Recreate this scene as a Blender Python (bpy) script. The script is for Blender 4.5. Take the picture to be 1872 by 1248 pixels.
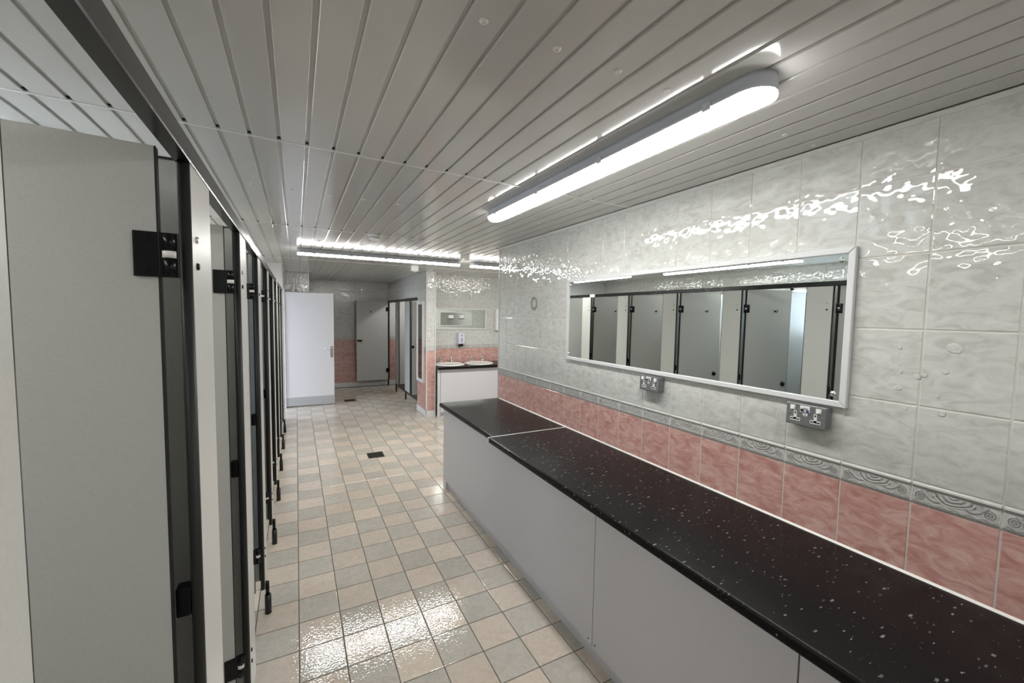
import bpy, bmesh, math, random
from mathutils import Vector, Matrix
for o in list(bpy.data.objects): bpy.data.objects.remove(o, do_unlink=True)
random.seed(7)
S = bpy.context.scene
COL = S.collection
H = 1.646                                   # eye height

# ------------------------------------------------------------------ camera
cam_d = bpy.data.cameras.new('camera'); cam = bpy.data.objects.new('camera', cam_d); COL.objects.link(cam)
RT = Vector((0.88612382, -0.46314011, 0.01690622))
UP = Vector((0.01506773, 0.06525055, 0.99775515))
FW = Vector((0.46320357, 0.88387986, -0.06479854))
cam.matrix_world = Matrix(((RT.x, UP.x, -FW.x, 0), (RT.y, UP.y, -FW.y, 0), (RT.z, UP.z, -FW.z, H), (0, 0, 0, 1)))
cam_d.sensor_width = 36; cam_d.lens = 14.4844; cam_d.clip_start = 0.02; cam_d.clip_end = 200
S.camera = cam

# ------------------------------------------------------------------ daylight, exposure
wd = bpy.data.worlds.new('sky'); S.world = wd; wd.use_nodes = True
bg = wd.node_tree.nodes['Background']; bg.inputs[0].default_value = (0.76, 0.85, 1.0, 1); bg.inputs[1].default_value = 3.0
LAMP = 10.0                                   # strength of the tube diffusers
WINDOW = 3.0                                 # frosted pane lit by the sky
S.view_settings.view_transform = 'Standard'; S.view_settings.look = 'None'
S.view_settings.exposure = 1.62; S.view_settings.gamma = 1.0; S.view_settings.use_curve_mapping = False

# ------------------------------------------------------------------ materials
def new_mat(name):
    m = bpy.data.materials.new(name); m.use_nodes = True
    nt = m.node_tree; b = nt.nodes['Principled BSDF']
    return m, nt, b
def plain(name, col, rough=0.5, metal=0.0, spec=0.5, noise=0.0, scale=30, bump=0.0, bscale=200, emit=None, strength=0):
    m, nt, b = new_mat(name)
    b.inputs['Base Color'].default_value = (*col, 1); b.inputs['Roughness'].default_value = rough
    b.inputs['Metallic'].default_value = metal; b.inputs['Specular IOR Level'].default_value = spec
    geo = None
    if noise or bump: geo = nt.nodes.new('ShaderNodeNewGeometry')
    if noise:
        n = nt.nodes.new('ShaderNodeTexNoise'); n.inputs['Scale'].default_value = scale; n.inputs['Detail'].default_value = 4
        nt.links.new(geo.outputs['Position'], n.inputs['Vector'])
        r = nt.nodes.new('ShaderNodeValToRGB'); r.color_ramp.elements[0].position = .3; r.color_ramp.elements[1].position = .7
        r.color_ramp.elements[0].color = (*[c * (1 - noise) for c in col], 1); r.color_ramp.elements[1].color = (*[min(1, c * (1 + noise)) for c in col], 1)
        nt.links.new(n.outputs['Fac'], r.inputs['Fac']); nt.links.new(r.outputs['Color'], b.inputs['Base Color'])
    if bump:
        n = nt.nodes.new('ShaderNodeTexNoise'); n.inputs['Scale'].default_value = bscale; n.inputs['Detail'].default_value = 2
        nt.links.new(geo.outputs['Position'], n.inputs['Vector'])
        bp = nt.nodes.new('ShaderNodeBump'); bp.inputs['Strength'].default_value = 1; bp.inputs['Distance'].default_value = bump
        nt.links.new(n.outputs['Fac'], bp.inputs['Height']); nt.links.new(bp.outputs['Normal'], b.inputs['Normal'])
    if emit:
        b.inputs['Emission Color'].default_value = (*emit, 1); b.inputs['Emission Strength'].default_value = strength
    return m
def marble(name, c0, c1, c2, rough, wave, wscale, vein=6.0, stretch=(1, 1, 2.2), vary=0.0):
    """glazed ceramic: cloudy streaks, each tile its own piece of the pattern, a rippled glaze"""
    m, nt, b = new_mat(name)
    N = nt.nodes.new; L = nt.links.new
    geo = N('ShaderNodeNewGeometry'); inf = N('ShaderNodeObjectInfo')
    off = N('ShaderNodeVectorMath'); off.operation = 'MULTIPLY_ADD'
    cmb = N('ShaderNodeCombineXYZ')
    for i in range(3): L(inf.outputs['Random'], cmb.inputs[i])
    off.inputs[1].default_value = (37, 53, 41)
    L(cmb.outputs[0], off.inputs[0]); L(geo.outputs['Position'], off.inputs[2])
    mp = N('ShaderNodeMapping'); mp.inputs['Scale'].default_value = stretch; L(off.outputs[0], mp.inputs['Vector'])
    n1 = N('ShaderNodeTexNoise'); n1.inputs['Scale'].default_value = vein; n1.inputs['Detail'].default_value = 6; n1.inputs['Roughness'].default_value = .62; n1.inputs['Distortion'].default_value = 1.2
    L(mp.outputs[0], n1.inputs['Vector'])
    r = N('ShaderNodeValToRGB'); e = r.color_ramp.elements
    e[0].position = .34; e[0].color = (*c0, 1); e[1].position = .68; e[1].color = (*c2, 1); k = e.new(.5); k.color = (*c1, 1)
    L(n1.outputs['Fac'], r.inputs['Fac']); L(r.outputs[0], b.inputs['Base Color'])
    if vary:
        hs = N('ShaderNodeHueSaturation'); mr = N('ShaderNodeMapRange')
        mr.inputs['To Min'].default_value = 1 - vary; mr.inputs['To Max'].default_value = 1 + vary
        L(inf.outputs['Random'], mr.inputs['Value']); L(mr.outputs[0], hs.inputs['Value']); L(r.outputs[0], hs.inputs['Color']); L(hs.outputs[0], b.inputs['Base Color'])
    b.inputs['Roughness'].default_value = rough; b.inputs['Specular IOR Level'].default_value = .55
    n2 = N('ShaderNodeTexNoise'); n2.inputs['Scale'].default_value = wscale; n2.inputs['Detail'].default_value = 1.0; n2.inputs['Roughness'].default_value = .4
    L(off.outputs[0], n2.inputs['Vector'])
    bp = N('ShaderNodeBump'); bp.inputs['Strength'].default_value = 1; bp.inputs['Distance'].default_value = wave
    L(n2.outputs['Fac'], bp.inputs['Height']); L(bp.outputs[0], b.inputs['Normal'])
    return m
def granite(name):
    """black laminate with scattered angular pale slivers in two directions and fine specks"""
    m, nt, b = new_mat(name); N = nt.nodes.new; L = nt.links.new
    geo = N('ShaderNodeNewGeometry')
    col = None
    def layer(prev, rot, stretch, scale, lo, size, c0, c1, off):
        mp = N('ShaderNodeMapping'); mp.inputs['Rotation'].default_value = (0, 0, rot); mp.inputs['Scale'].default_value = stretch; mp.inputs['Location'].default_value = (off, off * 1.7, 0); L(geo.outputs['Position'], mp.inputs[0])
        wn = N('ShaderNodeTexNoise'); wn.inputs['Scale'].default_value = 120; wn.inputs['Detail'].default_value = 1; L(geo.outputs['Position'], wn.inputs['Vector'])
        ad = N('ShaderNodeVectorMath'); ad.operation = 'MULTIPLY_ADD'; ad.inputs[1].default_value = (.008, .008, .0); L(wn.outputs['Color'], ad.inputs[0]); L(mp.outputs[0], ad.inputs[2])
        v = N('ShaderNodeTexVoronoi'); v.inputs['Scale'].default_value = scale; v.distance = 'MANHATTAN'; L(ad.outputs[0], v.inputs['Vector'])
        sp = N('ShaderNodeSeparateColor'); L(v.outputs['Color'], sp.inputs[0])
        th = N('ShaderNodeMapRange'); th.inputs['From Min'].default_value = lo; th.inputs['To Max'].default_value = size; L(sp.outputs[0], th.inputs[0])
        lt = N('ShaderNodeMath'); lt.operation = 'LESS_THAN'; L(v.outputs['Distance'], lt.inputs[0]); L(th.outputs[0], lt.inputs[1])
        fl = N('ShaderNodeMixRGB'); fl.inputs[1].default_value = (*c0, 1); fl.inputs[2].default_value = (*c1, 1); L(sp.outputs[1], fl.inputs[0])
        mx = N('ShaderNodeMixRGB'); L(lt.outputs[0], mx.inputs[0]); L(fl.outputs[0], mx.inputs[2])
        if prev: L(prev.outputs[0], mx.inputs[1])
        else: mx.inputs[1].default_value = (.0075, .0070, .0073, 1)
        return mx
    col = layer(None, .3, (1, 1.3, 1), 85, .55, .24, (.03, .03, .03), (.07, .07, .07), 0)
    col = layer(col, .75, (1, 3.0, 1.5), 24, .50, .34, (.04, .04, .04), (.19, .195, .195), .31)
    col = layer(col, 2.1, (1, 2.6, 1.5), 27, .52, .31, (.035, .035, .035), (.20, .205, .205), .77)
    L(col.outputs[0], b.inputs['Base Color']); b.inputs['Roughness'].default_value = .22; b.inputs['Specular IOR Level'].default_value = .12
    n = N('ShaderNodeTexNoise'); n.inputs['Scale'].default_value = 260; L(geo.outputs['Position'], n.inputs[0])
    bp = N('ShaderNodeBump'); bp.inputs['Distance'].default_value = .0003; L(n.outputs[0], bp.inputs['Height']); L(bp.outputs[0], b.inputs['Normal'])
    return m
M = {}
M['wtile'] = marble('white_glazed_tile', (.50, .505, .475), (.60, .61, .58), (.66, .675, .645), .025, .0033, 21, 12)
M['ptile'] = marble('pink_glazed_tile', (.46, .225, .195), (.57, .335, .297), (.68, .46, .415), .10, .0022, 21, 11)
M['grout'] = plain('white_grout', (.66, .64, .60), .8)
M['border'] = plain('border_grey', (.56, .56, .54), .25, noise=.12, scale=60)
M['bdark'] = plain('border_dark_line', (.24, .235, .225), .3)
M['blight'] = plain('border_light_line', (.74, .74, .71), .25)
M['peach'] = marble('peach_floor_tile', (.52, .445, .37), (.56, .49, .415), (.60, .53, .45), .035, .0006, 95, 22, (1, 1, 1), .06)
M['fgrey'] = marble('grey_floor_tile', (.418, .394, .345), (.458, .432, .38), (.498, .47, .415), .035, .0006, 95, 22, (1, 1, 1), .06)
M['fgrout'] = plain('dark_floor_grout', (.075, .065, .055), .8)
M['plank'] = plain('white_pvc_plank', (.60, .595, .575), .12, spec=.5, bump=.0012, bscale=5)
M['gap'] = plain('black_gap', (.006, .006, .006), .9)
M['pvc'] = plain('white_pvc_trim', (.72, .72, .71), .3)
M['panel'] = plain('grey_cubicle_laminate', (.47, .475, .455), .38, noise=.035, scale=220, bump=.0002, bscale=420)
M['pilaster'] = plain('pale_grey_laminate', (.60, .60, .57), .38, noise=.03, scale=220, bump=.0002, bscale=420)
M['edge'] = plain('charcoal_edging', (.022, .024, .023), .45, spec=.3)
M['rail'] = plain('charcoal_rail', (.020, .020, .019), .22, spec=.4)
M['black'] = plain('black_plastic', (.004, .004, .005), .25, spec=.25)
M['rubber'] = plain('black_matt_plastic', (.010, .010, .010), .45)
M['chrome'] = plain('chrome', (.75, .75, .74), .12, metal=1)
M['nylon'] = plain('white_nylon', (.75, .74, .70), .4)
M['white'] = plain('white_paint', (.74, .735, .74), .35)
M['kick'] = plain('grey_kick_plate', (.44, .44, .45), .35)
M['cabinet'] = plain('pale_grey_board', (.595, .595, .625), .42, noise=.02, scale=90)
M['granite'] = granite('black_speckled_worktop')
M['mirror'] = plain('silvered_glass', (.80, .84, .82), .005, metal=1)
M['alu'] = plain('white_frame', (.66, .67, .68), .3)
M['ceramic'] = plain('white_ceramic', (.80, .79, .76), .08)
M['metalclad'] = plain('grey_metal_clad', (.20, .205, .21), .38, metal=.3)
M['plastic'] = plain('white_plastic', (.78, .78, .77), .3)
M['lav'] = plain('pale_lavender_plastic', (.66, .65, .74), .3)
M['blue'] = plain('blue_button', (.07, .10, .28), .35)
M['drain'] = plain('tarnished_drain', (.07, .055, .035), .35, metal=.6, noise=.5, scale=60)
M['tray'] = plain('lamp_tray', (.55, .57, .62), .4)
for nm, k in (('lens', 1.0), ('lens_low', 1.08), ('lens_high', 1.6)): M[nm] = plain('lit_diffuser', (.9, .9, .9), .4, emit=(1.0, .985, .955), strength=LAMP * k)
M['pane'] = plain('frosted_lit_pane', (.7, .75, .8), .3, emit=(.72, .86, 1.0), strength=WINDOW)
M['plaster'] = plain('wall_plaster', (.60, .59, .57), .7)
M['patch'] = plain('old_adhesive', (.60, .60, .575), .6, noise=.08, scale=120, bump=.001, bscale=150)
M['clear'] = plain('dull_clear_plastic', (.30, .30, .285), .25)
M['tarmac'] = plain('outdoor_paving', (.30, .29, .28), .9)

# ------------------------------------------------------------------ mesh helpers
class MB:
    def __init__(s): s.v = []; s.f = []; s.m = []; s.sm = []
    def quad(s, *p, mi=0, smooth=False):
        i = len(s.v); s.v += [tuple(q) for q in p]; s.f.append(tuple(range(i, i + len(p)))); s.m.append(mi); s.sm.append(smooth); return s
    def box(s, x0, x1, y0, y1, z0, z1, mi=0):
        x0, x1 = min(x0, x1), max(x0, x1); y0, y1 = min(y0, y1), max(y0, y1); z0, z1 = min(z0, z1), max(z0, z1)
        i = len(s.v)
        s.v += [(x0, y0, z0), (x1, y0, z0), (x1, y1, z0), (x0, y1, z0), (x0, y0, z1), (x1, y0, z1), (x1, y1, z1), (x0, y1, z1)]
        for f in ((0, 3, 2, 1), (4, 5, 6, 7), (0, 1, 5, 4), (1, 2, 6, 5), (2, 3, 7, 6), (3, 0, 4, 7)):
            s.f.append(tuple(i + k for k in f)); s.m.append(mi); s.sm.append(False)
        return s
    def prism(s, poly, axis, a, b, mi=0, smooth=False):
        """closed profile extruded along an axis; poly in the other two axes (cyclic order)"""
        def P(u, w, t): return {'x': (t, u, w), 'y': (u, t, w), 'z': (u, w, t)}[axis]
        n = len(poly); i = len(s.v)
        s.v += [P(u, w, a) for u, w in poly] + [P(u, w, b) for u, w in poly]
        for k in range(n):
            s.f.append((i + k, i + (k + 1) % n, i + n + (k + 1) % n, i + n + k)); s.m.append(mi); s.sm.append(smooth)
        s.f.append(tuple(i + k for k in reversed(range(n)))); s.f.append(tuple(i + n + k for k in range(n))); s.m += [mi, mi]; s.sm += [False, False]
        return s
    def cyl(s, c, r, axis, a, b, n=16, mi=0, r2=None):
        ax = {'x': 0, 'y': 1, 'z': 2}[axis]; o = [k for k in range(3) if k != ax]; r2 = r if r2 is None else r2
        i = len(s.v)
        for t, rr in ((a, r), (b, r2)):
            for k in range(n):
                p = [0, 0, 0]; p[ax] = t; p[o[0]] = c[0] + rr * math.cos(2 * math.pi * k / n); p[o[1]] = c[1] + rr * math.sin(2 * math.pi * k / n); s.v.append(tuple(p))
        for k in range(n):
            s.f.append((i + k, i + (k + 1) % n, i + n + (k + 1) % n, i + n + k)); s.m.append(mi); s.sm.append(True)
        s.f.append(tuple(i + k for k in reversed(range(n)))); s.f.append(tuple(i + n + k for k in range(n))); s.m += [mi, mi]; s.sm += [False, False]
        return s
    def lathe(s, prof, c=(0, 0, 0), n=24, sx=1, sy=1, mi=0):
        i = len(s.v)
        for r, z in prof:
            for k in range(n):
                a = 2 * math.pi * k / n; s.v.append((c[0] + r * sx * math.cos(a), c[1] + r * sy * math.sin(a), c[2] + z))
        for j in range(len(prof) - 1):
            for k in range(n):
                s.f.append((i + j * n + k, i + j * n + (k + 1) % n, i + (j + 1) * n + (k + 1) % n, i + (j + 1) * n + k)); s.m.append(mi); s.sm.append(True)
        s.f.append(tuple(i + k for k in reversed(range(n)))); s.m.append(mi); s.sm.append(False)
        j = (len(prof) - 1) * n; s.f.append(tuple(i + j + k for k in range(n))); s.m.append(mi); s.sm.append(False)
        return s
    def tube(s, pts, r, n=8, mi=0):
        pts = [Vector(p) for p in pts]; i = len(s.v)
        for j, p in enumerate(pts):
            t = (pts[min(j + 1, len(pts) - 1)] - pts[max(j - 1, 0)]).normalized()
            a = t.cross(Vector((0, 0, 1)));  a = a if a.length > 1e-3 else t.cross(Vector((1, 0, 0))); a.normalize(); b = t.cross(a)
            for k in range(n):
                w = 2 * math.pi * k / n; s.v.append(tuple(p + r * (math.cos(w) * a + math.sin(w) * b)))
        for j in range(len(pts) - 1):
            for k in range(n):
                s.f.append((i + j * n + k, i + j * n + (k + 1) % n, i + (j + 1) * n + (k + 1) % n, i + (j + 1) * n + k)); s.m.append(mi); s.sm.append(True)
        s.f.append(tuple(i + k for k in range(n))); s.f.append(tuple(i + (len(pts) - 1) * n + k for k in reversed(range(n)))); s.m += [mi, mi]; s.sm += [False, False]
        return s
    def mesh(s, name, mats, bevel=0, segs=2):
        me = bpy.data.meshes.new(name); me.from_pydata(s.v, [], s.f)
        for m in mats: me.materials.append(M[m])
        for p, mi, sm in zip(me.polygons, s.m, s.sm): p.material_index = mi; p.use_smooth = sm
        bm = bmesh.new(); bm.from_mesh(me)
        bmesh.ops.recalc_face_normals(bm, faces=bm.faces)
        if bevel:
            es = [e for e in bm.edges if len(e.link_faces) == 2 and e.calc_face_angle(0) > .6]
            bmesh.ops.bevel(bm, geom=es, offset=bevel, segments=segs, affect='EDGES', profile=.5, clamp_overlap=True)
        bm.to_mesh(me); bm.free()
        return me
def link(name, me, parent=None, loc=(0, 0, 0), rz=0, label=None):
    o = bpy.data.objects.new(name, me); COL.objects.link(o)
    o.location = loc; o.rotation_euler = (0, 0, rz)
    if parent: o.parent = parent
    if label: o['label'] = label
    return o
def part(name, mb, mats, parent=None, bevel=0, loc=(0, 0, 0), rz=0, label=None, segs=2):
    if isinstance(mats, str): mats = [mats]
    return link(name, mb.mesh(name, mats, bevel, segs), parent, loc, rz, label)
def tag(o, label, cat, group=None, kind=None):
    o['label'] = label; o['category'] = cat
    if group: o['group'] = group
    if kind: o['kind'] = kind
    return o
def thing(name, label, cat, loc=(0, 0, 0), rz=0, group=None):
    return tag(link(name, None, None, loc, rz), label, cat, group)
def struct(o, label, cat): return tag(o, label, cat, kind='structure')
def box(*a): return MB().box(*a)
def copy_tree(o, parent=None):
    c = o.copy(); COL.objects.link(c); c.parent = parent
    for ch in list(o.children): copy_tree(ch, c)
    return c
ORD = ['nearest', 'second', 'third', 'fourth', 'fifth', 'sixth', 'seventh', 'eighth', 'ninth', 'tenth']

# ------------------------------------------------------------------ tiles for walls
CACHE = {}
def ribbon(mb, pts, w, y, mi):
    for j in range(len(pts) - 1):
        a = Vector(pts[j]); b = Vector(pts[j + 1]); d = b - a
        if d.length < 1e-6: continue
        n = Vector((-d.y, d.x)).normalized() * w / 2; e = d.normalized() * w * .15
        a2 = a - e; b2 = b + e
        mb.quad((a2.x - n.x, y, a2.y - n.y), (b2.x - n.x, y, b2.y - n.y), (b2.x + n.x, y, b2.y + n.y), (a2.x + n.x, y, a2.y + n.y), mi=mi)
def tile_mesh(w, h, kind):
    k = (round(w, 4), round(h, 4), kind)
    if k in CACHE: return CACHE[k]
    mb = MB(); t = .007; c = .002
    def face(yf):  # chamfered slab, front at y=0 facing -y
        o = [(-w / 2, -h / 2), (w / 2, -h / 2), (w / 2, h / 2), (-w / 2, h / 2)]
        i = [(-w / 2 + c, -h / 2 + c), (w / 2 - c, -h / 2 + c), (w / 2 - c, h / 2 - c), (-w / 2 + c, h / 2 - c)]
        v = len(mb.v)
        mb.v += [(x, t, z) for x, z in o] + [(x, .0014, z) for x, z in o] + [(x, 0, z) for x, z in i]
        for a in range(4):
            b = (a + 1) % 4
            mb.f += [(v + a, v + b, v + 4 + b, v + 4 + a), (v + 4 + a, v + 4 + b, v + 8 + b, v + 8 + a)]; mb.m += [0, 0]; mb.sm += [False, False]
        mb.f += [(v + 8, v + 9, v + 10, v + 11), (v + 3, v + 2, v + 1, v)]; mb.m += [0, 0]; mb.sm += [False, False]
    face(0)
    mats = {'w': ['wtile'], 'p': ['ptile'], 'b': ['border', 'bdark', 'blight']}[kind]
    me = mb.mesh('tile', mats)
    if kind == 'b' and w > .15 and h > .05:
        # raised mouldings and scroll-work on the listello
        m2 = MB(); m2.v = list(mb.v); m2.f = list(mb.f); m2.m = list(mb.m); m2.sm = list(mb.sm)
        X0, X1 = -w / 2 + .001, w / 2 - .001
        m2.box(X0, X1, -.0035, 0, h / 2 - .008, h / 2 - .002, 2); m2.box(X0, X1, -.0022, 0, h / 2 - .0135, h / 2 - .0088, 1)
        m2.box(X0, X1, -.003, 0, -h / 2 + .002, -h / 2 + .0065, 1)
        def spiral(cx, cz, r, turns, dirn, a0):
            return [(cx + r * (1 - q / 26 * .86) * math.cos(a0 + dirn * q / 26 * turns * 2 * math.pi), cz + r * (1 - q / 26 * .86) * math.sin(a0 + dirn * q / 26 * turns * 2 * math.pi)) for q in range(27)]
        y = -.0012
        for sgn in (-1, 1):
            ribbon(m2, spiral(sgn * .076, -.006, .0175, 2.1, -sgn, math.pi / 2), .0042, y, 2); ribbon(m2, spiral(sgn * .076, -.006, .0150, 2.0, -sgn, math.pi / 2), .0018, y - .0004, 1)
            ribbon(m2, [(sgn * (.076 - .062 * q / 14), .0125 - .030 * math.sin(q / 14 * math.pi * .9) * .9) for q in range(15)], .0026, y - .0002, 1)
            ribbon(m2, [(sgn * (.050 + .012 * math.cos(q / 12 * 4.6)), .010 + .009 * math.sin(q / 12 * 4.6)) for q in range(13)], .0022, y - .0002, 1)
        for j, r in enumerate((.008, .0145, .021, .0275, .034, .0395)):
            arc = [(r * 1.15 * math.cos(a), .016 - r * .78 * abs(math.sin(a)) * (1 + .10 * math.cos(3 * a))) for a in [math.pi * (.02 + .96 * q / 18) for q in range(19)]]
            ribbon(m2, arc, .0030 if j % 2 else .0022, y - .0003 * (j % 2), 2 if j % 2 else 1)
        ribbon(m2, [(-.095 + .19 * q / 30, -.0255 + .003 * math.sin(q * 1.3)) for q in range(31)], .0016, y, 1)
        me = m2.mesh('tile', mats)
    CACHE[k] = me
    return me
ZB = 1.1186; HB = .0728; HP = .25; ZPT = ZB - HB
ROWS = [(ZB + .25 * k, ZB + .25 * (k + 1), 'w') for k in range(5)] + [(ZPT, ZB, 'b')] + [(ZPT - HP * (k + 1), ZPT - HP * k, 'p') for k in range(5)]
NAMES = {'w': 'white_tile', 'p': 'pink_tile', 'b': 'border_tile'}
def tiles(parent, fixed, axis, facing, u0, u1, uoff, z0, z1, skip=None):
    """wall tiles on plane axis=fixed facing +1/-1, from u0..u1 (other horizontal axis)"""
    rz = {('x', -1): -math.pi / 2, ('x', 1): math.pi / 2, ('y', -1): 0, ('y', 1): math.pi}[(axis, facing)]
    g = .0045
    k0 = math.floor((u0 - uoff) / .2001); k1 = math.ceil((u1 - uoff) / .2001)
    for k in range(k0, k1):
        a = max(u0, uoff + k * .201); b = min(u1, uoff + (k + 1) * .201)
        if b - a < .012: continue
        for r0, r1, kind in ROWS:
            c = max(r0, z0); d = min(r1, z1)
            if d - c < .012: continue
            if skip and skip(a, b, c, d): continue
            u = (a + b) / 2; z = (c + d) / 2
            loc = (fixed, u, z) if axis == 'x' else (u, fixed, z)
            link(NAMES[kind], tile_mesh(b - a - g, d - c - g, kind), parent, loc, rz)

CE = 2.304                                   # ceiling height
XR = 1.809                                   # right tiled wall
YE = 3.742                                   # where it ends
XF = -.17                                    # front of the cubicle row
XB = -1.95                                   # outer wall behind the cubicles
YN = -2.2                                    # end of the room behind the viewer
YC = 6.555                                   # end of the cubicle row
YA = 6.76                                    # basin alcove wall
YB = 9.62                                    # far wall
XS = 1.84                                    # front of the far cubicles

# ================================================================== setting
# ---- floor
floor = struct(part('floor', box(-2.1, 4.4, YN - .1, YB + .1, -.08, -.0025), 'fgrout'), 'checkered floor of small peach and grey glazed tiles with dark joints', 'floor')
fw = .2; g = .0042
def ftile():
    mb = MB(); w = fw / 2 - g / 2; c = .0025
    o = [(-w, -w), (w, -w), (w, w), (-w, w)]; i = [(-w + c, -w + c), (w - c, -w + c), (w - c, w - c), (-w + c, w - c)]
    mb.v = [(x, y, -.006) for x, y in o] + [(x, y, -.0012) for x, y in o] + [(x, y, 0) for x, y in i]
    for a in range(4):
        b = (a + 1) % 4; mb.f += [(a, b, 4 + b, 4 + a), (4 + a, 4 + b, 8 + b, 8 + a)]
    mb.f.append((8, 9, 10, 11)); mb.m = [0] * 9; mb.sm = [False] * 9
    return mb
fm = [ftile().mesh('floor_tile', ['fgrey']), ftile().mesh('floor_tile', ['peach'])]
cand = []
for i in range(-10, 22):
    for j in range(-20, 37):
        x = -.011 + fw * i + fw / 2; y = 2.35 + fw * j + fw / 2
        if x < XB + .1 or x > 4.2 or y > YB - .05 or y < YN + .1: continue
        if x > 1.35 and y < 3.55: continue
        if x > 1.95 and y > YA - .1: continue
        if x < XF - .05 and y > YC - .1: continue
        q = Vector((x, y, -H)); d = q.dot(FW)
        vis = False; area = 0
        if d > .2:
            u = 936 + 753.19 * q.dot(RT) / d; v = 624 - 753.19 * q.dot(UP) / d
            vis = 430 < u < 1200 and v < 1300 and not (x > 1.9 and y < 6)
            area = H / d ** 3
        cand.append((-(area if vis else area * 1e-4), x, y, (i + j) % 2))
cand.sort()
fine = MB()
for n, (a, x, y, par) in enumerate(cand):
    if n < 300: link('floor_tile', fm[par], floor, (x, y, 0))
    else:
        b = ftile(); i = len(fine.v); fine.v += [(p[0] + x, p[1] + y, p[2]) for p in b.v]
        fine.f += [tuple(i + k for k in f) for f in b.f]; fine.m += [par] * 9; fine.sm += [False] * 9
o = part('floor_tile_field', fine, ['fgrey', 'peach'], floor); o['kind'] = 'stuff'

# ---- ceiling
ceiling = struct(part('ceiling', box(-2.1, 4.4, YN - .1, YB + .1, CE + .010, CE + .12), 'pvc'), 'ceiling of narrow glossy white boards with recessed grooves', 'ceiling')
PW = .0965; SK = .022
def plank_mesh(length, gap):
    mb = MB()
    prof = [(0, .0075), (.0112, .0075), (.0120, .0030), (.0150, 0), (.0948, 0), (.0962, .0012), (PW, .0075), (PW, .0105), (0, .0105)]
    mb.prism(prof, 'y', 0, length)
    if gap: mb.box(.0006, .0122, length - .020, length - .006, .0045, .0078, 1)
    return mb.mesh('plank', ['plank', 'gap'])
SEG = [(YN, 1.882), (1.882, 3.678), (3.678, 5.878), (5.878, YB)]
pm = {}
for n in range(-20, 45):
    x = -.054 + PW * n
    for si, (a, b) in enumerate(SEG):
        if x < XF - .09 and si == 3: b = YC
        if x > XR - .05:
            if si < 2: continue
            if si == 2: a = YE + .02
            if si == 3:
                if x < 1.93: b = 6.9
                else: b = YA
        elif x > XR - .12 and si == 3: pass
        if x < XB or x + PW > 4.3: continue
        sk = SK * x if si in (1, 2) else 0
        if si == 0: b += SK * x
        if si == 3: a += SK * x
        key = round((b - a) * 250)
        if key not in pm: pm[key] = plank_mesh(b - a, si < 3)
        link('ceiling_plank', pm[key], ceiling, (x, a + sk, CE))
for k, y in enumerate((1.882, 3.678, 5.878)):
    mb = MB(); x0, x1 = XB, (XR if k < 1 else 4.3)
    mb.quad((x0, y + SK * x0 - .006, CE - .0018), (x1, y + SK * x1 - .006, CE - .0018), (x1, y + SK * x1 + .006, CE - .0018), (x0, y + SK * x0 + .006, CE - .0018))
    for s in (-1, 1):
        mb.quad((x0, y + SK * x0 + s * .006, CE - .0018), (x1, y + SK * x1 + s * .006, CE - .0018), (x1, y + SK * x1 + s * .006, CE + .003), (x0, y + SK * x0 + s * .006, CE + .003))
    part('joint_strip', mb, 'pvc', ceiling)
capm = MB().lathe([(.0105, 0), (.0105, -.0015), (.008, -.004), (.004, -.005), (.003, -.0035), (.001, -.0035)], n=14).mesh('screw_cap', ['nylon'])
for y, xs in ((.895, (.384, .581, .777, .962, 1.557, 1.741)), (2.587, (-.196, -.01, .176, .361, .559, .75, .94, 1.557)), (4.3, (.2, .58, .96, 1.35))):
    for x in xs: link('screw_cap', capm, ceiling, (x, y, CE))
part('coving', MB().prism([(XR, CE), (XR, CE - .014), (XR - .004, CE - .014), (XR - .016, CE - .003), (XR - .016, CE)], 'y', YN, YE), 'pvc', ceiling)

# ---- right wall
wall_right = struct(part('wall_right', box(XR + .002, 1.95, YN, YE, 0, CE + .01), 'grout'), 'long right wall of glossy off-white tiles over a scroll border and pink tiles', 'wall')
def skip_right(a, b, c, d): return d < .74 or b < -.2
tiles(wall_right, XR, 'x', -1, YN, YE - .001, .5658, 0, CE, skip_right)
part('corner_trim', box(XR - .004, XR + .008, YE - .004, YE + .006, 0, CE), 'alu', wall_right)
part('sealant', MB().prism([(XR, .80), (XR, .807), (XR - .007, .80)], 'y', -.9, YE - .03), 'nylon', wall_right)
for y, z, r in [(.622, 1.556, 30), (.627, 1.536, 15), (.616, 1.476, 26), (.62, 1.42, 46), (.573, 1.465, 46), (.556, 1.472, 34), (.492, 1.564, 84), (.508, 1.488, 35), (.523, 1.41, 30), (.598, 1.358, 50), (.508, 1.356, 50)]:
    mb = MB(); n = 14; rr = r * .00021 * 1.0
    rim = [(XR - .0003, rr * 1.08 * math.cos(2 * math.pi * k / n) * random.uniform(.8, 1.1), rr * math.sin(2 * math.pi * k / n) * random.uniform(.8, 1.1)) for k in range(n)]
    top = [(XR - .0022, p[1] * .8, p[2] * .8) for p in rim]
    for k in range(n): mb.quad(*[(p[0] - XR, p[1], p[2]) for p in (rim[k], rim[(k + 1) % n], top[(k + 1) % n], top[k])], smooth=True)
    mb.quad(*[(p[0] - XR, p[1], p[2]) for p in top])
    part('adhesive_patch', mb, 'patch', wall_right, loc=(XR, y, z))

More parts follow.
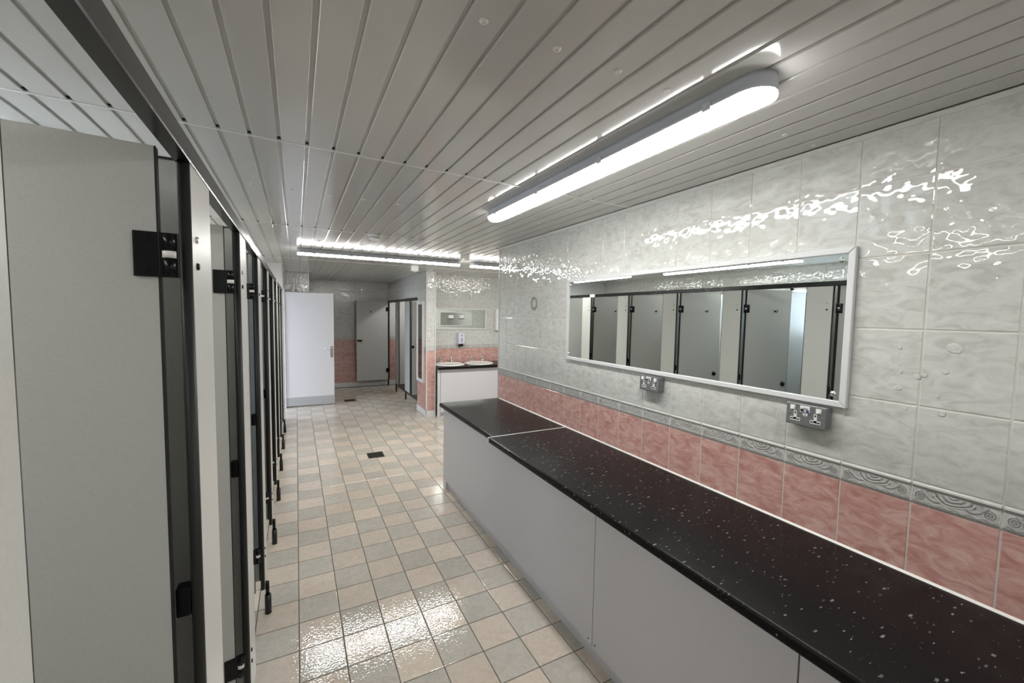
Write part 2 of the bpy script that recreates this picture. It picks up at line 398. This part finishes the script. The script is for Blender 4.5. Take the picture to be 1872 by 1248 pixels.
# ---- wall behind the left cubicles, with a frosted window
wall_left = struct(part('wall_left', box(XB - .12, XB - .002, YN, YC + .1, 0, CE + .01), 'grout'), 'tiled outer wall behind the left cubicle row, seen in the long mirror', 'wall')
tiles(wall_left, XB, 'x', 1, .9, YC, .03, 1.86, CE, lambda a, b, c, d: 1.9 < (a + b) / 2 < 3.0 and d < 2.08)
w1 = struct(thing('window_1', 'x', 'window', (XB, 2.45, 1.45)), 'frosted high window in the cubicle outer wall', 'window')
part('window_frame', MB().box(-.004, .03, -.55, .55, 0, .04).box(-.004, .03, -.55, .55, .56, .60).box(-.004, .03, -.55, -.51, 0, .6).box(-.004, .03, .51, .55, 0, .6).box(-.004, .03, -.02, .02, 0, .6), 'white', w1)
for s in (-1, 1): part('pane', box(.004, .010, s * .265 - .245, s * .265 + .245, .04, .56), 'pane', w1)
# ---- walls behind the viewer and closing the cubicle row
struct(part('wall_near', box(XB - .12, 1.95, YN - .12, YN, 0, CE + .01), 'plaster'), 'plain end wall behind the viewer', 'wall')
wall_end = struct(part('wall_end', box(XB, XF + .003, YC, YC + .1, 0, CE + .005), 'white'), 'plain white wall closing the end of the left cubicle row', 'wall')
part('corner_trim', box(XF - .006, XF + .008, YC - .006, YC + .012, 0, CE), 'pvc', wall_end)
# ---- wall with the doorway, beyond the cubicles
wd_ = MB().box(XF - .1, XF, YC + .1, 7.06, 0, CE + .005).box(XF - .1, XF, 7.06, 7.90, 2.0, CE + .005).box(XF - .1, XF, 7.90, YB, 0, CE + .005)
wall_doorway = struct(part('wall_doorway', wd_, 'white'), 'white wall with the open daylit doorway beyond the left cubicles', 'wall')
wall_nib = struct(part('wall_nib', box(XF, .198, 8.006, 8.12, 0, CE + .005), 'grout'), 'short tiled wall stub standing just behind the open white door', 'wall')
tiles(wall_nib, 8.0, 'y', -1, XF, .2, -.002, 1.1, CE)
part('corner_trim', box(.19, .206, 7.994, 8.004, 0, CE), 'pvc', wall_nib)
# ---- far wall
wall_far = struct(part('wall_far', box(XF - .1, 3.0, YB + .002, YB + .12, 0, CE + .01), 'grout'), 'far tiled wall of the shower recess, white above pink', 'wall')
tiles(wall_far, YB, 'y', -1, .12, 2.3, .05, .1, CE)
struct(part('baseboard_far', box(.12, 2.85, YB - .012, YB, 0, .1), 'pvc'), 'white skirting along the far recess wall', 'baseboard')
# ---- far cubicle side: bulkhead, outer wall
wall_bulkhead = struct(part('wall_bulkhead', box(XS + .002, XS + .1, 6.9, YB, 1.918, CE + .005), 'grout'), 'tiled bulkhead above the far right shower cubicles', 'wall')
tiles(wall_bulkhead, XS, 'x', -1, 6.9, YB, 6.95, 1.925, CE)
struct(part('wall_shower', box(2.9, 3.0, 6.88, YB, 0, CE + .01), 'plaster'), 'back wall of the far right shower cubicles', 'wall')
# ---- pier
wall_pier = struct(part('wall_pier', box(1.817, 1.953, 6.357, 6.9, 0, CE + .005), 'grout'), 'narrow tiled pier between the shower recess and the basin alcove', 'wall')
tiles(wall_pier, 6.35, 'y', -1, 1.822, 1.944, 1.745, .1, CE); tiles(wall_pier, 1.81, 'x', -1, 6.362, 6.9, 6.36, .1, CE)
for x in (1.806, 1.944): part('corner_trim', box(x, x + .014, 6.344, 6.358, .09, CE), 'pvc', wall_pier)
struct(part('baseboard_pier', MB().box(1.802, 1.958, 6.338, 6.348, 0, .1).box(1.799, 1.809, 6.338, 6.9, 0, .1), 'pvc'), 'white skirting around the foot of the tiled pier', 'baseboard')
# ---- alcove
wall_alcove = struct(part('wall_alcove', box(1.953, 4.42, YA + .002, YA + .12, 0, CE + .01), 'grout'), 'basin alcove wall of off-white tiles over one pink row', 'wall')
tiles(wall_alcove, YA, 'y', -1, 1.955, 3.75, 2.118, .74, CE)
struct(part('wall_alcove_side', box(4.3, 4.42, YE - .12, YA, 0, CE + .01), 'plaster'), 'plain side wall of the basin alcove', 'wall')
wall_opp = struct(part('wall_opposite', box(1.95, 4.3, YE - .12, YE, 0, CE + .01), 'grout'), 'tiled wall facing the basins, seen only in the basin mirror', 'wall')
tiles(wall_opp, YE + .007, 'y', 1, 1.96, 4.3, 2.1, ZPT, CE)
# ---- outdoor ground
struct(part('ground', box(-7, -2.1, 4, 12, -.1, -.02), 'tarmac'), 'paving outside the open doorway', 'ground')
struct(part('ground_step', box(-2.1, -.27, 6.66, 9.7, -.1, -.01), 'tarmac'), 'threshold paving outside the open doorway', 'ground')

struct(part('wall_sky_block', box(-4.5, -.28, 9.76, 9.9, -.02, 2.6), 'tarmac'), 'added outdoor wall blocking the sky beyond the open doorway', 'wall')  # added unseen wall, keeps bright sky out of the right wall's reflections

# ---- open white door
d1 = struct(thing('door_1', 'x', 'door', (XF + .002, 7.92, 0)), 'tall white door standing open with silver lever and grey kick plate', 'door')
part('leaf', box(0, .755, 0, .042, .012, 1.965), 'white', d1, .002)
part('kick_plate', box(.006, .749, -.003, .0005, .016, .165), 'kick', d1)
hd = part('handle_plate', box(.692, .734, -.010, .001, .84, 1.035), 'chrome', d1, .003)
part('lever', MB().tube([(.713, -.008, .998), (.713, -.04, .998), (.70, -.052, .998), (.60, -.054, .998)], .0085), 'chrome', hd)
part('keyhole', MB().cyl((.713, .89), .005, 'y', -.012, -.009, 10), 'black', hd)

# ================================================================== ceiling lamps
def lamp(label, loc, length, rz, lens='lens', group='ceiling tube lamps'):
    """long moulded batten; local y is the length"""
    t = thing('ceiling_lamp', label, 'lamp', loc, rz, group)
    def outline(w, n=10):
        r = w / 2; L = length / 2 - r
        return [(r * math.cos(a), L + r * math.sin(a)) for a in [math.pi * k / n for k in range(n + 1)]] + [(r * math.cos(a), -L + r * math.sin(a)) for a in [math.pi + math.pi * k / n for k in range(n + 1)]]
    def loft(levels, mi=0):
        mb = MB(); n = len(outline(.1)); ad = (length - .1) * 0
        for w, z in levels: mb.v += [(x, y, z) for x, y in outline(w)]
        for j in range(len(levels) - 1):
            for k in range(n): mb.f.append((j * n + k, j * n + (k + 1) % n, (j + 1) * n + (k + 1) % n, (j + 1) * n + k)); mb.m.append(0); mb.sm.append(True)
        mb.f.append(tuple(reversed(range(n)))); mb.f.append(tuple((len(levels) - 1) * n + k for k in range(n))); mb.m += [0, 0]; mb.sm += [False, False]
        return mb
    part('tray', loft([(.104, 0), (.108, -.012), (.114, -.034), (.122, -.038), (.122, -.046)]), 'tray', t)
    part('diffuser', loft([(.119, -.045), (.115, -.050), (.102, -.057), (.076, -.062), (.04, -.064)]), lens, t)
    n = max(3, int(length / .36))
    for k in range(n):
        y = -length / 2 + .16 + (length - .32) * k / (n - 1)
        for s in (-1, 1): part('clip', box(s * .0605, s * .064, y - .014, y + .014, -.053, -.030), 'tray', t)
    return t
lamp('nearest bright tube lamp, above the long mirror and black counter', (1.135, 1.572, CE), 1.77, 0, 'lens_low')
lamp('tube lamp across the ceiling beyond the round smoke alarm', (.92, 4.93, CE), 1.80, math.pi / 2 - .01, 'lens_high')
lamp('tube lamp above the basins, half hidden by the right wall', (2.87, 4.93, CE), 1.80, math.pi / 2 - .01, 'lens_high')
lamp('tube lamp over the left cubicles, right one in the long mirror', (-1.04, 3.32, CE), 1.80, 0)
lamp('tube lamp over the far left cubicles, left one in the mirror', (-.90, 5.45, CE), 1.40, 0)
lamp('unseen tube lamp added over the nearest left cubicle, outside the frame', (-.98, .95, CE), 1.80, 0)  # added unseen lamp continuing the left row, lights the near cubicles
lamp('unseen tube lamp added inside the far right showers, hidden behind the bulkhead', (2.42, 8.25, CE), 1.8, 0)  # added unseen lamp, brightens the far wall of the recess
lamp('unseen tube lamp added on the ceiling behind the viewer', (1.147, -1.05, CE), 1.77, 0)  # added unseen lamp, lights the near faces of the cubicle doors

# smoke alarm and sensor
t = thing('smoke_alarm', 'small round white smoke alarm on the ceiling joint', 'smoke alarm', (.60, 3.70, CE))
part('base', MB().lathe([(.052, 0), (.052, -.012), (.046, -.014)], n=28), 'plastic', t)
part('cover', MB().lathe([(.043, -.013), (.046, -.022), (.044, -.034), (.034, -.040), (.012, -.042)], n=28), 'plastic', t)
part('vent_slot', MB().lathe([(.0462, -.0235), (.0468, -.025), (.0462, -.0265)], n=28), 'gap', t)
t = thing('motion_sensor', 'small white square sensor box on the ceiling near the pier', 'sensor', (1.47, 5.78, CE))
part('housing', MB().box(-.05, .05, -.035, .035, -.075, 0), 'plastic', t, .006); part('lens', MB().lathe([(.022, -.074), (.018, -.083), (.006, -.087)], n=16), 'nylon', t)

# ================================================================== left cubicle row
P0 = .962; PITCH = .757; PWID = .205; PT = .02; ZT = 1.917; ZL = .155
def pilaster():
    t = thing('cubicle_pilaster', 'x', 'pilaster')
    part('panel', box(-PT, 0, .008, PWID - .008, ZL, ZT), 'pilaster', t)
    def nose(y, s): return [(-PT * .5 + PT * .5 * math.cos(a) * 1.0, y + s * .009 * math.sin(a)) for a in [math.pi * k / 8 for k in range(9)]]
    part('edge_strip', MB().prism(nose(.008, -1), 'z', ZL, ZT, smooth=True), 'edge', t)
    part('edge_strip', MB().prism(nose(PWID - .008, 1), 'z', ZL, ZT, smooth=True), 'edge', t)
    for z in (1.780, 1.729, .362, .318): part('bolt_head', MB().cyl((.044, z), .0075, 'x', -.001, .004, 14, r2=.006), 'chrome' if z == 1.780 else 'black', t)
    f = part('foot', MB().cyl((.011, .034), .0165, 'z', 0, .105, 16, r2=.0155), 'rubber', t)
    part('foot_bracket', MB().cyl((.009, .034), .0095, 'z', .105, .178, 12).box(-.001, .006, .022, .046, .150, .178), 'black', f)
    part('keep', box(-PT - .024, -PT, .004, .030, 1.050, 1.108), 'black', t, .003)
    return t
def cubicle_door(wd):
    """hinge on local origin, leaf towards -x, near face at -y"""
    t = thing('cubicle_door', 'x', 'door')
    lf = part('leaf', box(-wd - .016, -.018, -.011, .009, ZL + .005, 1.928), 'panel', t)
    part('edge_strip', MB().box(-.018, -.015, -.011, .009, ZL + .005, 1.928).box(-wd - .019, -wd - .016, -.011, .009, ZL + .005, 1.928), 'edge', t)
    for z in (1.741, .36):
        h = part('hinge', MB().box(-.050, -.014, -.0165, -.0105, z - .039, z + .039).box(-.016, .012, -.0165, -.004, z - .039, z + .039), 'black', t, .0015)
        part('hinge_barrel', MB().cyl((-.001, -.014), .0095, 'z', z - .038, z - .004, 14).cyl((-.001, -.014), .0095, 'z', z + .006, z + .038, 14), 'black', h)
        part('hinge_bush', MB().cyl((-.001, -.014), .0105, 'z', z - .005, z + .007, 14), 'nylon', h)
        for dz in (-.026, .026): part('screw', MB().cyl((-.036, z + dz), .0065, 'y', -.0185, -.0160, 12), 'black', h)
    k = part('lock_knob', MB().lathe([(.027, 0), (.027, .004), (.018, .006), (.014, .016), (.011, .018)], n=20), 'black', t, loc=(-wd + .035, -.011, 1.005)); k.rotation_euler = (math.pi / 2, 0, 0)
    hk = part('coat_hook', MB().cyl((-.5 * wd - .09, 1.722), .009, 'y', -.016, -.010, 12).tube([(-.5 * wd - .09, -.014, 1.722), (-.5 * wd - .09, -.035, 1.712), (-.5 * wd - .09, -.042, 1.735)], .004), 'black', t)
    return t
pil0 = pilaster(); door0 = cubicle_door(.548)
pos = [P0 + PITCH * k for k in range(-1, 8)]
first = True
part_y = []
for i, y in enumerate(pos):
    o = pil0 if i == 0 else copy_tree(pil0)
    o.location = (XF, y, 0)
    tag(o, ['light grey pilaster at the left picture edge, nearest of the row', ][0] if i == 0 else f'light grey left-row cubicle pilaster, {ORD[i]} from the camera', 'pilaster', 'left cubicle pilasters')
    d = door0 if i == 0 else copy_tree(door0)
    if i == 0: pass
    ang = [4, 4.4, 11, 11, 10, 12, 9, 10, 10][i]
    d.location = (XF - .028, y - .008, 0); d.rotation_euler = (0, 0, math.radians(ang))
    tag(d, ('grey cubicle door beside the viewer, out of the frame' if i == 0 else 'large grey cubicle door standing open at the left picture edge' if i == 1 else f'grey left-row cubicle door folded inward, {ORD[i-1]} from the camera'), 'door', 'left cubicle doors')
    yp = y + .105
    p = thing('cubicle_partition', f'grey left-row dividing partition behind cubicle door, {ORD[i]} from the camera', 'partition', (XF, yp, 0), 0, 'left cubicle partitions')
    part('panel', box(XB - XF + .01, -PT - .012, -.009, .009, ZL, 1.940), 'panel', p)
    part('edge_strip', box(-PT - .012, -PT - .001, -.010, .010, ZL, 1.942), 'edge', p); part('top_strip', box(XB - XF + .01, -PT - .012, -.010, .010, 1.940, 1.945), 'edge', p)
    for x in (-.35, -1.5): part('leg', MB().cyl((x, 0), .012, 'z', 0, ZL, 12), 'rubber', p)
rl = thing('head_rail', 'long charcoal head rail along the top of the left cubicles', 'rail', (XF, 0, ZT))
part('bar', MB().prism([(.0015, -.002), (.0025, .001), (.0025, .036), (.0005, .038), (-.0205, .038), (-.0225, .036), (-.0225, -.002)], 'y', YN + .02, YC - .004), 'rail', rl)
part('joiner', box(.002, .006, 4.66, 4.77, -.003, .039), 'nylon', rl)

# ================================================================== counter on the right
cb = thing('counter_base', 'pale grey boxed cabinet run under the long black counter', 'cabinet', (0, 0, 0))
for a, b in ((1.464, 3.700), (.586, 1.460), (-.30, .582), (-1.2, -.304)):
    p = part('front_panel', box(1.222, 1.238, a, b, .075, .762), 'cabinet', cb, .0012)
    for y, z in ((b - .03 if b > 3 else b - .02, .10), (a + .025, .10), (a + .025, .74)): part('screw', MB().cyl((y, z), .004, 'x', 1.2205, 1.2225, 10), 'rubber', p)
part('plinth', box(1.246, 1.262, -1.2, 3.66, 0, .08), 'cabinet', cb)
part('end_panel', box(1.238, 1.80, 3.684, 3.700, 0, .762), 'cabinet', cb)
part('plinth', box(1.222, 1.26, 3.62, 3.70, 0, .078), 'white', cb)
def worktop(x0, y0, y1, z1=.80):
    r = .012; th = .038
    pr = [(XR - .002, z1), (XR - .002, z1 - th)] + [(x0 + r * .8 - r * .8 * math.cos(a), z1 - th + r * .8 - r * .8 * math.sin(a)) for a in [math.pi / 2 - math.pi / 2 * k / 5 for k in range(6)]] + [(x0 + r - r * math.cos(a), z1 - r + r * math.sin(a)) for a in [math.pi / 2 * k / 6 for k in range(7)]]
    return MB().prism(pr, 'y', y0, y1)
tag(part('countertop', worktop(1.160, -1.2, 2.535), 'granite'), 'long black speckled countertop running under the wide mirror', 'countertop', 'black counter sections')
tag(part('countertop', worktop(1.192, 2.545, 3.735), 'granite'), 'short far section of black countertop ending at the wall corner', 'countertop', 'black counter sections')
struct(part('trim_1', MB().box(1.157, XR - .004, 2.535, 2.545, .762, .8015), 'pvc'), 'thin white strip joining the two black countertop sections', 'trim')

# ================================================================== long mirror
my0, my1, mz0, mz1 = .757, 2.545, 1.321, 1.914
t = thing('wall_mirror', 'wide white framed mirror on the tiles above the long counter', 'mirror', (XR, 0, 0))
fwid = .023; fd = .022
def bar(pts, d0, d1): return MB().prism(pts, 'x', d0, d1)
for pts in ([(my0, mz0), (my1, mz0), (my1 - fwid, mz0 + fwid), (my0 + fwid, mz0 + fwid)], [(my0, mz1), (my1, mz1), (my1 - fwid, mz1 - fwid), (my0 + fwid, mz1 - fwid)],
            [(my0, mz0 + .001), (my0 + fwid, mz0 + fwid + .001), (my0 + fwid, mz1 - fwid - .001), (my0, mz1 - .001)], [(my1, mz0 + .001), (my1 - fwid, mz0 + fwid + .001), (my1 - fwid, mz1 - fwid - .001), (my1, mz1 - .001)]):
    part('frame_rail', bar(pts, -fd, -.001), 'alu', t, .003)
part('mirror_glass', box(-.014, -.006, my0 + .02, my1 - .02, mz0 + .02, mz1 - .02), 'mirror', t)
for y in (my0 + fwid + .022, my1 - fwid - .012):
    for z in (mz0 + fwid + .024, mz1 - fwid - .022):
        s = part('mirror_screw', MB().lathe([(.010, 0), (.010, .002), (.008, .005), (.004, .0075)], n=16), 'chrome', t, loc=(-.014, y, z)); s.rotation_euler = (0, -math.pi / 2, 0)

# ================================================================== power sockets
def socket(label, yc, zc):
    """front faces -x; local y runs towards the far end"""
    t = thing('power_socket', label, 'socket', (XR, yc, zc), 0, 'twin sockets under the mirror')
    part('back_box', MB().box(-.042, -.0005, -.070, .070, -.041, .041), 'metalclad', t, .008, segs=3)
    part('face_plate', MB().box(-.047, -.0415, -.071, .071, -.0425, .0425), 'metalclad', t, .003)
    X = -.0475
    for s in (1, -1):
        sy = s * .036
        sw = part('switch', box(X - .003, X + .002, sy + s * .010 - .009, sy + s * .010 + .009, .016, .035), 'plastic', t, .001)
        part('rocker', MB().prism([(X - .003, .020), (X - .0065, .020), (X - .004, .031), (X - .003, .031)], 'y', sy + s * .010 - .006, sy + s * .010 + .006), 'nylon', sw)
        so = part('outlet', MB().box(X - .0012, X + .001, sy - .0055, sy + .0055, -.022, .013).box(X - .0012, X + .001, sy - .018, sy + .018, -.026, -.013), 'plastic', t)
        part('pin_hole', MB().box(X - .0018, X, sy - .0025, sy + .0025, .002, .010), 'gap', so)
        for q in (-1, 1): part('pin_hole', MB().box(X - .0018, X, sy + q * .0115 - .0045, sy + q * .0115 + .0045, -.0215, -.0170), 'gap', so)
        part('screw', MB().cyl((s * .060, .002), .0035, 'x', X - .001, X + .001, 10), 'chrome', t)
    rc = part('breaker_module', box(X - .004, X + .001, -.016, .018, .012, .037), 'plastic', t, .001)
    part('test_button', box(X - .008, X - .004, .005, .014, .016, .026), 'rubber', rc); part('reset_button', box(X - .008, X - .004, -.013, -.005, .014, .024), 'blue', rc)
    part('breaker_window', box(X - .0055, X - .004, -.010, .006, .024, .031), 'clear', rc)
    part('breaker_label', MB().prism([(.012, .010), (-.012, .010), (-.006, -.002), (.006, -.002)], 'x', X - .0012, X + .001), 'plastic', t)
    part('breaker_lamp', box(X - .002, X, -.003, .003, .001, .0035), 'rubber', t)
    return t
socket('grey metal twin socket under the near corner of the mirror', .876, 1.271)
socket('grey metal twin socket under the middle of the mirror', 1.686, 1.271)

# oval ring on the wall
t = thing('wall_ring', 'small grey oval fixing ring on the white tiles left of the mirror', 'wall fitting', (XR, 3.053, 1.745))
ov = [(-.004, .044 * math.cos(a), .052 * math.sin(a)) for a in [2 * math.pi * k / 28 for k in range(29)]]
part('ring', MB().tube(ov, .0042, 6), 'clear', t)
for z in (-.032, .034): part('screw', MB().cyl((0, z), .007, 'x', -.006, 0, 12), 'clear', t)

# ================================================================== floor drains
def drain(label, x, y, wx, wy):
    t = thing('floor_drain', label, 'drain', (x, y, 0), 0, 'floor drains')
    part('frame', MB().box(-wx, wx, -wy, -wy + .012, 0, .003).box(-wx, wx, wy - .012, wy, 0, .003).box(-wx, -wx + .012, -wy, wy, 0, .003).box(wx - .012, wx, -wy, wy, 0, .003), 'drain', t)
    part('sump', box(-wx + .012, wx - .012, -wy + .012, wy - .012, 0, .0008), 'gap', t)
    n = 5
    for k in range(n):
        yy = -wy + .022 + (2 * wy - .044) * k / (n - 1); part('grate_bar', box(-wx + .014, wx - .014, yy - .006, yy + .006, .0008, .0026), 'drain', t)
drain('square tarnished floor drain in the middle of the tiled aisle', .79, 4.86, .088, .095)
drain('flat dark floor drain beside the open white door', .86, 8.13, .10, .09)

# ================================================================== far right cubicles
def far_pilaster(label, y0, y1):
    t = thing('shower_pilaster', label, 'pilaster', (XS, 0, 0), 0, 'far shower pilasters')
    part('panel', box(-.012, .008, y0 + .006, y1 - .006, .17, 1.862), 'panel', t)
    part('edge_strip', box(-.012, .008, y0, y0 + .006, .17, 1.862), 'edge', t); part('edge_strip', box(-.012, .008, y1 - .006, y1, .17, 1.862), 'edge', t)
    f = part('foot', MB().cyl((-.004, y1 - .05), .017, 'z', 0, .17, 14), 'rubber', t); part('bolt_head', MB().cyl((y1 - .05, 1.73), .008, 'x', -.016, -.012, 10), 'black', t)
far_pilaster('charcoal-edged shower pilaster against the far wall beside the open door', 9.42, 9.58)
far_pilaster('grey shower pilaster in the middle of the far recess', 8.42, 8.74)
far_pilaster('pale blue-lit shower pilaster nearest the tiled pier', 7.50, 7.90)
rl = thing('shower_rail', 'charcoal head rail over the far right shower cubicles', 'rail', (XS, 0, 1.862))
part('bar', box(-.014, .010, 6.902, YB - .002, 0, .052), 'rail', rl)
t = thing('shower_door', 'grey shower door folded flat against the far tiled wall', 'door', (XS - .02, 9.44, 0))
part('leaf', box(-.675, -.016, -.02, 0, .15, 1.895), 'panel', t); part('edge_strip', MB().box(-.681, -.675, -.02, 0, .15, 1.895).box(-.016, -.010, -.02, 0, .15, 1.895), 'edge', t)
for z in (1.72, .36):
    part('hinge', box(-.055, .006, -.028, -.019, z - .045, z + .045), 'black', t, .002)
lk = part('lock', MB().box(-.66, -.56, -.034, -.0195, 1.01, 1.05), 'black', t, .006); part('lock_knob', MB().cyl((-.60, 1.03), .022, 'y', -.05, -.033, 16), 'black', lk)
part('coat_hook', MB().cyl((-.38, 1.66), .012, 'y', -.045, -.019, 12), 'black', t)
t = thing('shower_door', 'grey shower door folded inward beside the tiled pier', 'door', (XS, 7.476, 0))
part('leaf', box(.016, .57, -.018, 0, .15, 1.855), 'panel', t); part('edge_strip', MB().box(.010, .016, -.018, 0, .15, 1.855).box(.57, .576, -.018, 0, .15, 1.855), 'edge', t)
part('lock_knob', MB().cyl((.03, 1.03), .024, 'y', -.034, -.017, 16), 'black', t)
for i, y in enumerate((8.58, 7.70)):
    p = thing('shower_partition', ['grey dividing partition of the farthest shower cubicle', 'grey dividing partition behind the blue-lit shower pilaster'][i], 'partition', (XS, y, 0), 0, 'far shower partitions')
    part('panel', box(.009, 1.05, -.009, .009, .17, 1.86), 'panel', p); part('leg', MB().cyl((.5, 0), .012, 'z', 0, .17, 12), 'rubber', p)

# ================================================================== pier mirror
t = thing('tall_mirror', 'tall narrow white framed mirror on the side of the tiled pier', 'mirror', (1.81, 0, 0))
y0, y1, z0, z1 = 6.50, 6.88, .52, 1.84
part('frame', MB().box(-.02, -.0005, y0, y1, z0, z0 + .05).box(-.02, -.0005, y0, y1, z1 - .05, z1).box(-.02, -.0005, y0, y0 + .045, z0 + .05, z1 - .05).box(-.02, -.0005, y1 - .045, y1, z0 + .05, z1 - .05), 'white', t)
part('mirror_glass', box(-.012, -.002, y0 + .04, y1 - .04, z0 + .045, z1 - .045), 'mirror', t)

# ================================================================== basin alcove
bb = thing('basin_cabinet', 'pale boxed cabinet below the two white basins', 'cabinet', (0, 0, 0))
part('front_panel', box(2.005, 3.9, 6.225, 6.242, .075, .765), 'cabinet', bb, .001); part('filler_panel', box(1.956, 2.000, 6.228, 6.245, 0, .765), 'cabinet', bb, .001); part('plinth', box(2.005, 3.9, 6.262, 6.278, 0, .08), 'cabinet', bb)
for x in (2.03, 2.9): part('screw', MB().cyl((x, .10), .005, 'y', 6.223, 6.226, 10), 'rubber', bb)
part('support_rail', box(2.0, 3.9, 6.245, 6.262, .70, .765), 'cabinet', bb)
ZW = .806
tag(part('countertop', MB().prism([(YA - .002, ZW), (YA - .002, ZW - .04), (6.178, ZW - .04), (6.172, ZW - .034), (6.172, ZW - .01), (6.182, ZW)], 'x', 1.957, 3.95), 'granite'), 'black worktop carrying the two white basins in the alcove', 'countertop')
def basin(label, x):
    t = thing('wash_basin', label, 'basin', (x, 6.435, ZW), 0, 'alcove basins')
    part('bowl', MB().lathe([(.246, .0), (.252, .010), (.248, .020), (.236, .024), (.216, .020), (.196, .006), (.17, .0045), (.06, .002), (.03, .0015)], n=40, sx=1, sy=.93), 'ceramic', t)
    part('waste', MB().cyl((0, 0), .022, 'z', .002, .0042, 16), 'chrome', t)
    return t
basin('left white oval basin in the alcove, below the soap dispenser', 2.222); basin('right white oval basin in the alcove', 2.742)
def tap(label, x):
    t = thing('basin_tap', label, 'tap', (x, 6.66, ZW + .016), 0, 'alcove pillar taps')
    part('body', MB().lathe([(.020, 0), (.020, .008), (.013, .012), (.012, .05), (.014, .06)], n=16), 'chrome', t)
    part('spout', MB().tube([(0, 0, .042), (0, -.04, .052), (0, -.075, .046), (0, -.085, .030)], .0095), 'chrome', t)
    h = part('handle', MB().lathe([(.012, .060), (.022, .066), (.024, .080), (.016, .092), (.004, .094)], n=16), 'chrome', t)
    return t
for x, l in ((2.135, 'left pillar tap of the left basin'), (2.335, 'right pillar tap of the left basin'), (2.690, 'left pillar tap of the right basin'), (2.90, 'right pillar tap of the right basin')): tap('small chrome ' + l, x)
t = thing('soap_dispenser', 'white soap dispenser with black base on the alcove tiles', 'dispenser', (2.515, YA, 1.085))
part('housing', MB().prism([(0, .02), (-.09, .045), (-.105, .10), (-.10, .215), (-.085, .235), (0, .235)], 'x', -.056, .056), 'lav', t, .008)
part('push_lever', MB().prism([(-.02, .0), (-.075, .0), (-.095, .045), (-.02, .045)], 'x', -.034, .034), 'black', t, .004)
part('badge', MB().prism([(.020 * math.cos(a) * .8, .190 + .008 * math.sin(a)) for a in [2 * math.pi * k / 14 for k in range(14)]], 'y', -.1035, -.10), 'blue', t); part('level_window', box(-.007, .007, -.1055, -.10, .085, .145), 'blue', t)
def framed(name, label, x0, x1, z0, z1, y, s):
    t = thing(name, label, 'mirror', (0, y, 0)); w = .02
    part('frame', MB().box(x0, x1, 0, s * .018, z0, z0 + w).box(x0, x1, 0, s * .018, z1 - w, z1).box(x0, x0 + w, 0, s * .018, z0 + w, z1 - w).box(x1 - w, x1, 0, s * .018, z0 + w, z1 - w), 'alu', t)
    part('mirror_glass', box(x0 + w * .8, x1 - w * .8, s * .002, s * .010, z0 + w * .8, z1 - w * .8), 'mirror', t)
framed('basin_mirror', 'low wide mirror on the tiles above the two basins', 2.06, 3.005, 1.375, 1.742, YA, -1)
framed('opposite_mirror', 'framed mirror facing the basins, seen inside the basin mirror', 3.10, 3.95, 1.34, 1.695, YE + .007, 1)
for x, w in ((3.38, 'left'), (3.66, 'right')):
    t = thing('small_dispenser', f'{w} small white dispenser seen inside the basin mirror', 'dispenser', (x, YE + .018, 1.53), 0, 'dispensers facing the basins')
    part('housing', box(-.055, .055, 0, .07, 0, .08), 'plastic', t, .008); part('outlet', box(-.05, .05, .005, .072, -.015, 0), 'rubber', t)
t = thing('towel_dispenser', 'white paper towel dispenser on the alcove wall at the corner', 'dispenser', (3.265, YA, 1.36))
part('housing', box(-.10, .10, -.10, 0, 0, .38), 'plastic', t, .01); part('outlet', box(-.06, .06, -.104, -.099, .23, .245), 'rubber', t); part('lock', MB().cyl((0, .33), .012, 'y', -.104, -.099, 12), 'rubber', t)
